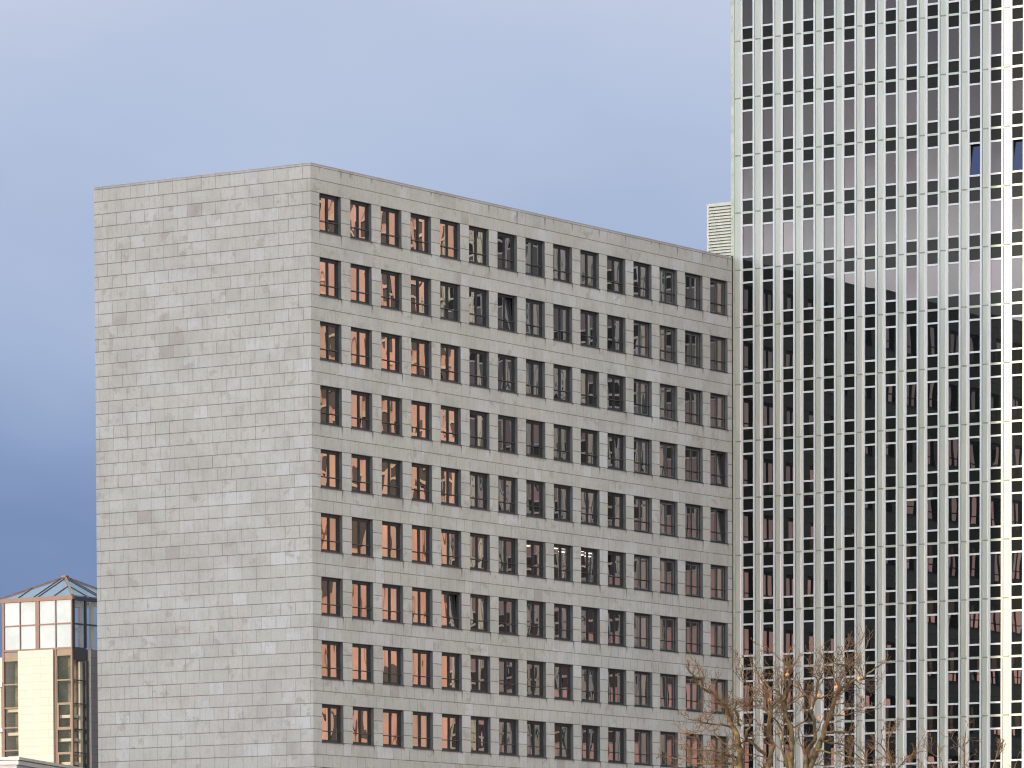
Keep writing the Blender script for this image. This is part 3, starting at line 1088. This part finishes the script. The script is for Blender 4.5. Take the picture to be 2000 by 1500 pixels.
def limb(tr, tw, path, depth, w0, w1, rg, dswing, twig_n, d0=0.0):
    """path in image points at this tree's distance; the limb also swings in depth"""
    m = len(path)
    pts = []
    for i, (x, y) in enumerate(path):
        dd = d0 + dswing * (i / max(1, m - 1)) + rg.uniform(-0.25, 0.25) * (i > 0)
        pts.append(at(x, y, depth + dd))
    sp = smooth_path(pts, rg)
    n = len(sp)
    px = PXM(depth)
    rr = [px * 0.39 * (w0 + (w1 - w0) * (i / (n - 1)) ** 0.8) * rg.uniform(0.9, 1.12) for i in range(n)]
    tr.tube(sp, rr, 8)
    for _ in range(max(3, int(twig_n * 0.95))):
        i = int(rg.uniform(0.12, 0.98) * (n - 1))
        d = (sp[min(i + 1, n - 1)] - sp[i]).normalized()
        dd = (d * rg.uniform(0.2, 0.8) + rand_perp(d, rg) + Vector((0, 0, 0.3))).normalized()
        grow(tw, sp[i], dd, rg.uniform(0.4, 1.25), rr[i] * 0.28 + 0.011, 2, rg)
    # the tip goes on as a shoot
    d = (sp[-1] - sp[-2]).normalized()
    grow(tw, sp[-1], d, rg.uniform(0.25, 0.5), rr[-1] * 0.9, 2, rg)


A = lambda pts: [(1280 + x / 6.0, 1250 + y / 6.0) for x, y in pts]
B_ = lambda pts: [(1500 + x / 6.0, 1250 + y / 6.0) for x, y in pts]
DT = 200.0
limbs = [
    (A([(1080, 2500), (1000, 1900), (990, 1500), (990, 1300), (960, 1180), (920, 1040), (860, 900), (830, 770), (720, 680), (650, 610), (560, 560), (520, 470), (450, 420), (390, 350)]), 21, 2.2, -2.5, 20),
    (A([(920, 1040), (780, 1000), (620, 970), (450, 950), (340, 905)]), 6, 1.5, -1.5, 9),
    (A([(960, 1190), (870, 1240), (750, 1160), (640, 1060), (540, 1000)]), 5, 1.5, 1.2, 6),
    (A([(990, 1390), (850, 1350), (650, 1300), (430, 1280)]), 6, 1.8, -1.8, 8),
    (A([(980, 1470), (700, 1440), (450, 1450), (300, 1400), (120, 1370)]), 7, 1.6, 1.0, 10),
    (A([(990, 1620), (760, 1560), (560, 1500), (380, 1520), (200, 1470)]), 7, 1.8, -1.0, 8),
    (A([(1150, 2400), (1250, 1800), (1310, 1500), (1380, 1250), (1320, 1100), (1330, 900), (1340, 780), (1310, 640), (1290, 560)]), 20, 3.5, 1.5, 14),
    (A([(1340, 790), (1420, 720), (1490, 680), (1380, 580), (1270, 470), (1180, 380), (1120, 250)]), 7, 2, 0.8, 9),
    (A([(1290, 1340), (1100, 1180), (1050, 1140), (1090, 1020), (1100, 900), (1050, 800)]), 9, 2.4, -1.2, 9),
    (A([(990, 1000), (950, 860), (940, 720), (1020, 740), (1090, 560), (1020, 440), (1010, 300)]), 6, 1.8, -1.2, 10),
    (A([(1360, 2400), (1540, 1800), (1580, 1500), (1610, 1300), (1600, 1150), (1550, 970), (1520, 830), (1510, 700), (1560, 600), (1580, 450), (1570, 330), (1540, 250)]), 21, 3.2, 0.5, 18),
    (A([(1515, 700), (1530, 600), (1520, 480), (1545, 400)]), 5, 2.4, 0.5, 4),
    (A([(1510, 690), (1400, 780), (1300, 830), (1230, 760)]), 6, 2, -1.0, 5),
    (B_([(120, 2400), (380, 1800), (440, 1500), (450, 1350), (540, 1150), (530, 950), (515, 780), (540, 680), (600, 480), (640, 390)]), 17, 3, 2.0, 16),
    (B_([(515, 780), (440, 640), (330, 700), (210, 790)]), 6, 2.5, -0.6, 6),
    (B_([(180, 2400), (420, 1750), (500, 1450), (560, 1300), (640, 1120), (680, 1000), (740, 850), (760, 740), (800, 650), (880, 560), (940, 500), (1080, 470), (1180, 380), (1290, 310), (1360, 260)]), 20, 2, 2.5, 22),
    (B_([(940, 500), (965, 400), (940, 300), (930, 180)]), 5, 1.8, 0.8, 9),
    (B_([(790, 660), (800, 520), (760, 330), (800, 220)]), 4.5, 1.6, -0.8, 6),
    (B_([(680, 1080), (840, 1090), (960, 1110), (1040, 1240)]), 6, 2, 1.2, 9),
    (B_([(560, 700), (680, 660), (800, 600)]), 5, 3, 0.4, 4),
    (B_([(560, 1290), (800, 1330), (1000, 1390), (1100, 1440)]), 6, 2, -1.2, 8),
    (B_([(620, 1180), (800, 1220), (980, 1300), (1200, 1480)]), 6, 2, 1.0, 7),
    (B_([(750, 880), (880, 870), (1040, 850), (1130, 780)]), 4.5, 1.6, 1.0, 6),
    (B_([(240, 1030), (380, 980), (470, 850), (560, 690)]), 6, 2.5, 1.0, 6),
    (B_([(300, 1640), (150, 1300), (180, 1100), (60, 900), (20, 720)]), 8, 3, -1.5, 8),
]
rg = random.Random(21)
tree = tag(empty("plane_tree", (at(1500, 1500, DT).x, DT, 0)), "largest bare plane tree with upright knotty limbs in warm sun before the tower", "tree", "bare trees along the bottom edge")
tx0 = Vector((tree.location.x, DT, 0))
tr, tw = MB(), MB()
for i, (p, w0, w1, sw, nt_) in enumerate(limbs):
    limb(tr, tw, p, DT, w0, w1, rg, sw, nt_)
base_top = at(1480, 1650, DT)
tr.tube([tx0 + Vector((0, 0, -0.05)), tx0 + Vector((0.02, 0, 0.6)), tx0 + Vector((-.1, 0, 2.5)), tx0 + Vector((-.25, 0, 4.5)), Vector((base_top.x, DT, 6.4))], [0.62, 0.48, 0.42, 0.40, 0.30], 12)


def local(mbx, o):
    for i, v in enumerate(mbx.v):
        mbx.v[i] = (v[0] - o.x, v[1] - o.y, v[2] - o.z)
    return mbx


local(tr, tx0).build("trunk", M_BARK, tree)
local(tw, tx0).build("crown", M_TWIG, tree)
for (x, y) in A([(1545, 405), (1335, 705)]) + B_([(800, 560), (1065, 455), (890, 870), (600, 650), (600, 910), (510, 800)]):
    mb = MB()
    c = at(x, y, DT - 0.6)
    r_ = rg.uniform(0.05, 0.08)
    ring = [Vector((math.cos(t) * r_ * rg.uniform(.7, 1.2), rg.uniform(-.04, .04), math.sin(t) * r_ * rg.uniform(.9, 1.4))) for t in [k * math.pi / 4 for k in range(8)]]
    top = Vector((0, -0.06, 0))
    for k in range(8):
        mb.face([ring[k], ring[(k + 1) % 8], top])
        mb.face([ring[(k + 1) % 8], ring[k], Vector((0.01, 0.02, 0.01))])
    mb.bar(Vector((0, 0, r_)), Vector((rg.uniform(-.05, .05), 0, r_ + .12)), 0.012, 0.012)
    mb.build("withered_leaf", M_LEAF, tree, c - tx0)

TREES = [
    (1742, 222.0, [([(1745, 1800), (1741, 1600), (1738, 1500), (1736, 1455), (1737, 1432)], 9, 2.4, 0.5, 8),
                   ([(1737, 1440), (1743, 1425), (1748, 1416)], 3, 1.5, .4, 3), ([(1740, 1490), (1722, 1455), (1722, 1432)], 4, 1.5, -1, 4),
                   ([(1741, 1520), (1770, 1480), (1792, 1462)], 5, 1.5, .8, 7), ([(1741, 1560), (1700, 1510), (1690, 1480)], 5, 1.6, -.8, 7)],
     "slender bare tree rising just right of the big plane tree"),
    (1890, 236.0, [([(1890, 1900), (1888, 1700), (1884, 1560), (1882, 1470), (1886, 1430)], 10, 2.0, 0.5, 10),
                   ([(1886, 1600), (1850, 1530), (1835, 1475)], 5, 1.6, -.8, 8), ([(1887, 1590), (1930, 1520), (1950, 1462)], 5, 1.6, .8, 8),
                   ([(1886, 1640), (1820, 1560), (1800, 1500)], 5, 1.6, .8, 7), ([(1888, 1640), (1955, 1560), (1985, 1490)], 5, 1.6, -.8, 7)],
     "bare tree showing only its reddish twig tips below the tower's sunlit edge"),
]
for x, dep, ls, lab in TREES:
    rg = random.Random(int(x))
    b0 = at(x, 1700, dep)
    o0 = Vector((b0.x, dep, 0))
    t_ = tag(empty("plane_tree", o0), lab, "tree", "bare trees along the bottom edge")
    tr, tw = MB(), MB()
    for p, w0, w1, sw, nt_ in ls:
        limb(tr, tw, p, dep, w0, w1, rg, sw, nt_)
    tp = at(*ls[0][0][0], dep)
    tr.tube([o0 + Vector((0, 0, -0.05)), o0 + Vector((0, 0, 1.5)), Vector((tp.x, tp.y, tp.z + 0.3))], [0.24, 0.17, 0.12], 10)
    local(tr, o0).build("trunk", M_BARK, t_)
    local(tw, o0).build("crown", M_TWIG, t_)

# ------------------------------------------------------------------ neighbours outside the frame: one is mirrored in the panes, one throws the shade
nrm = Vector((-0.927, -0.376, 0)).normalized()
side = Vector((0.376, -0.927, 0)).normalized()
ps = Vector((95, 340, 0))
sal = tag(empty("salmon_building", ps - side * 24, math.atan2(side.y, side.x)), "salmon rendered block mirrored orange in the granite block's first windows", "building")
M_SAL = plain("salmon_render", (0.85, 0.53, 0.43), 0.85, var=0.08, vscale=0.3)
M_SALB = plain("sunshade_bar", (0.85, 0.66, 0.52), 0.7)
M_DGL = plain("dark_window", (0.07, 0.045, 0.04), 0.3)
mb = MB()
mb.box((0, 0.6, 0), (48, 18, 72))
for i in range(16):
    x = i * 3.2
    mb.box((x - 0.75, 0.0, 0), (x + 0.75, 0.6, 72))
mb.box((0, 0.05, 0), (48, 0.6, 22))
mb.box((0, 0.05, 68), (48, 0.6, 72))
mb.build("wall", M_SAL, sal)
for j in range(12):
    z = 23 + j * 3.7
    mb = MB()
    for i in range(15):
        if (i * 7 + j * 3) % 5 == 0 or (j < 5 and (i + j) % 3):
            continue
        mb.box((i * 3.2 + 0.75, 0.45, z), (i * 3.2 + 2.45, 0.598, z + 2.9))
    mb.build("window", M_DGL, sal)
    mb = MB()
    for q in range(2 if j > 4 else 0):
        mb.box((0.8, 0.12, z + 1.2 + q * 1.4), (47.2, 0.3, z + 1.45 + q * 1.4))
    if mb.f:
        mb.build("sunshade", M_SALB, sal)

psun = Vector((0.62, -0.777, 0))
edge = Vector((29.4, 318.7, 0)) + SUN_H * 170
slab = tag(empty("office_slab", edge, math.atan2(-psun.y, -psun.x)), "tall office slab standing left of the picture and shading the granite block", "building")
mb = MB()
mb.box((0, -6, 0), (21.3, 6, 105))
mb.build("wall", plain("slab_concrete", (0.42, 0.41, 0.39), 0.8, var=0.1), slab)
mb = MB()
for j in range(28):
    mb.box((0.6, -6.05, 3 + j * 3.6), (20.7, -6.0, 4.8 + j * 3.6))
    mb.box((0.6, 6.0, 3 + j * 3.6), (20.7, 6.05, 4.8 + j * 3.6))
mb.build("window_band", M_SPAN, slab)
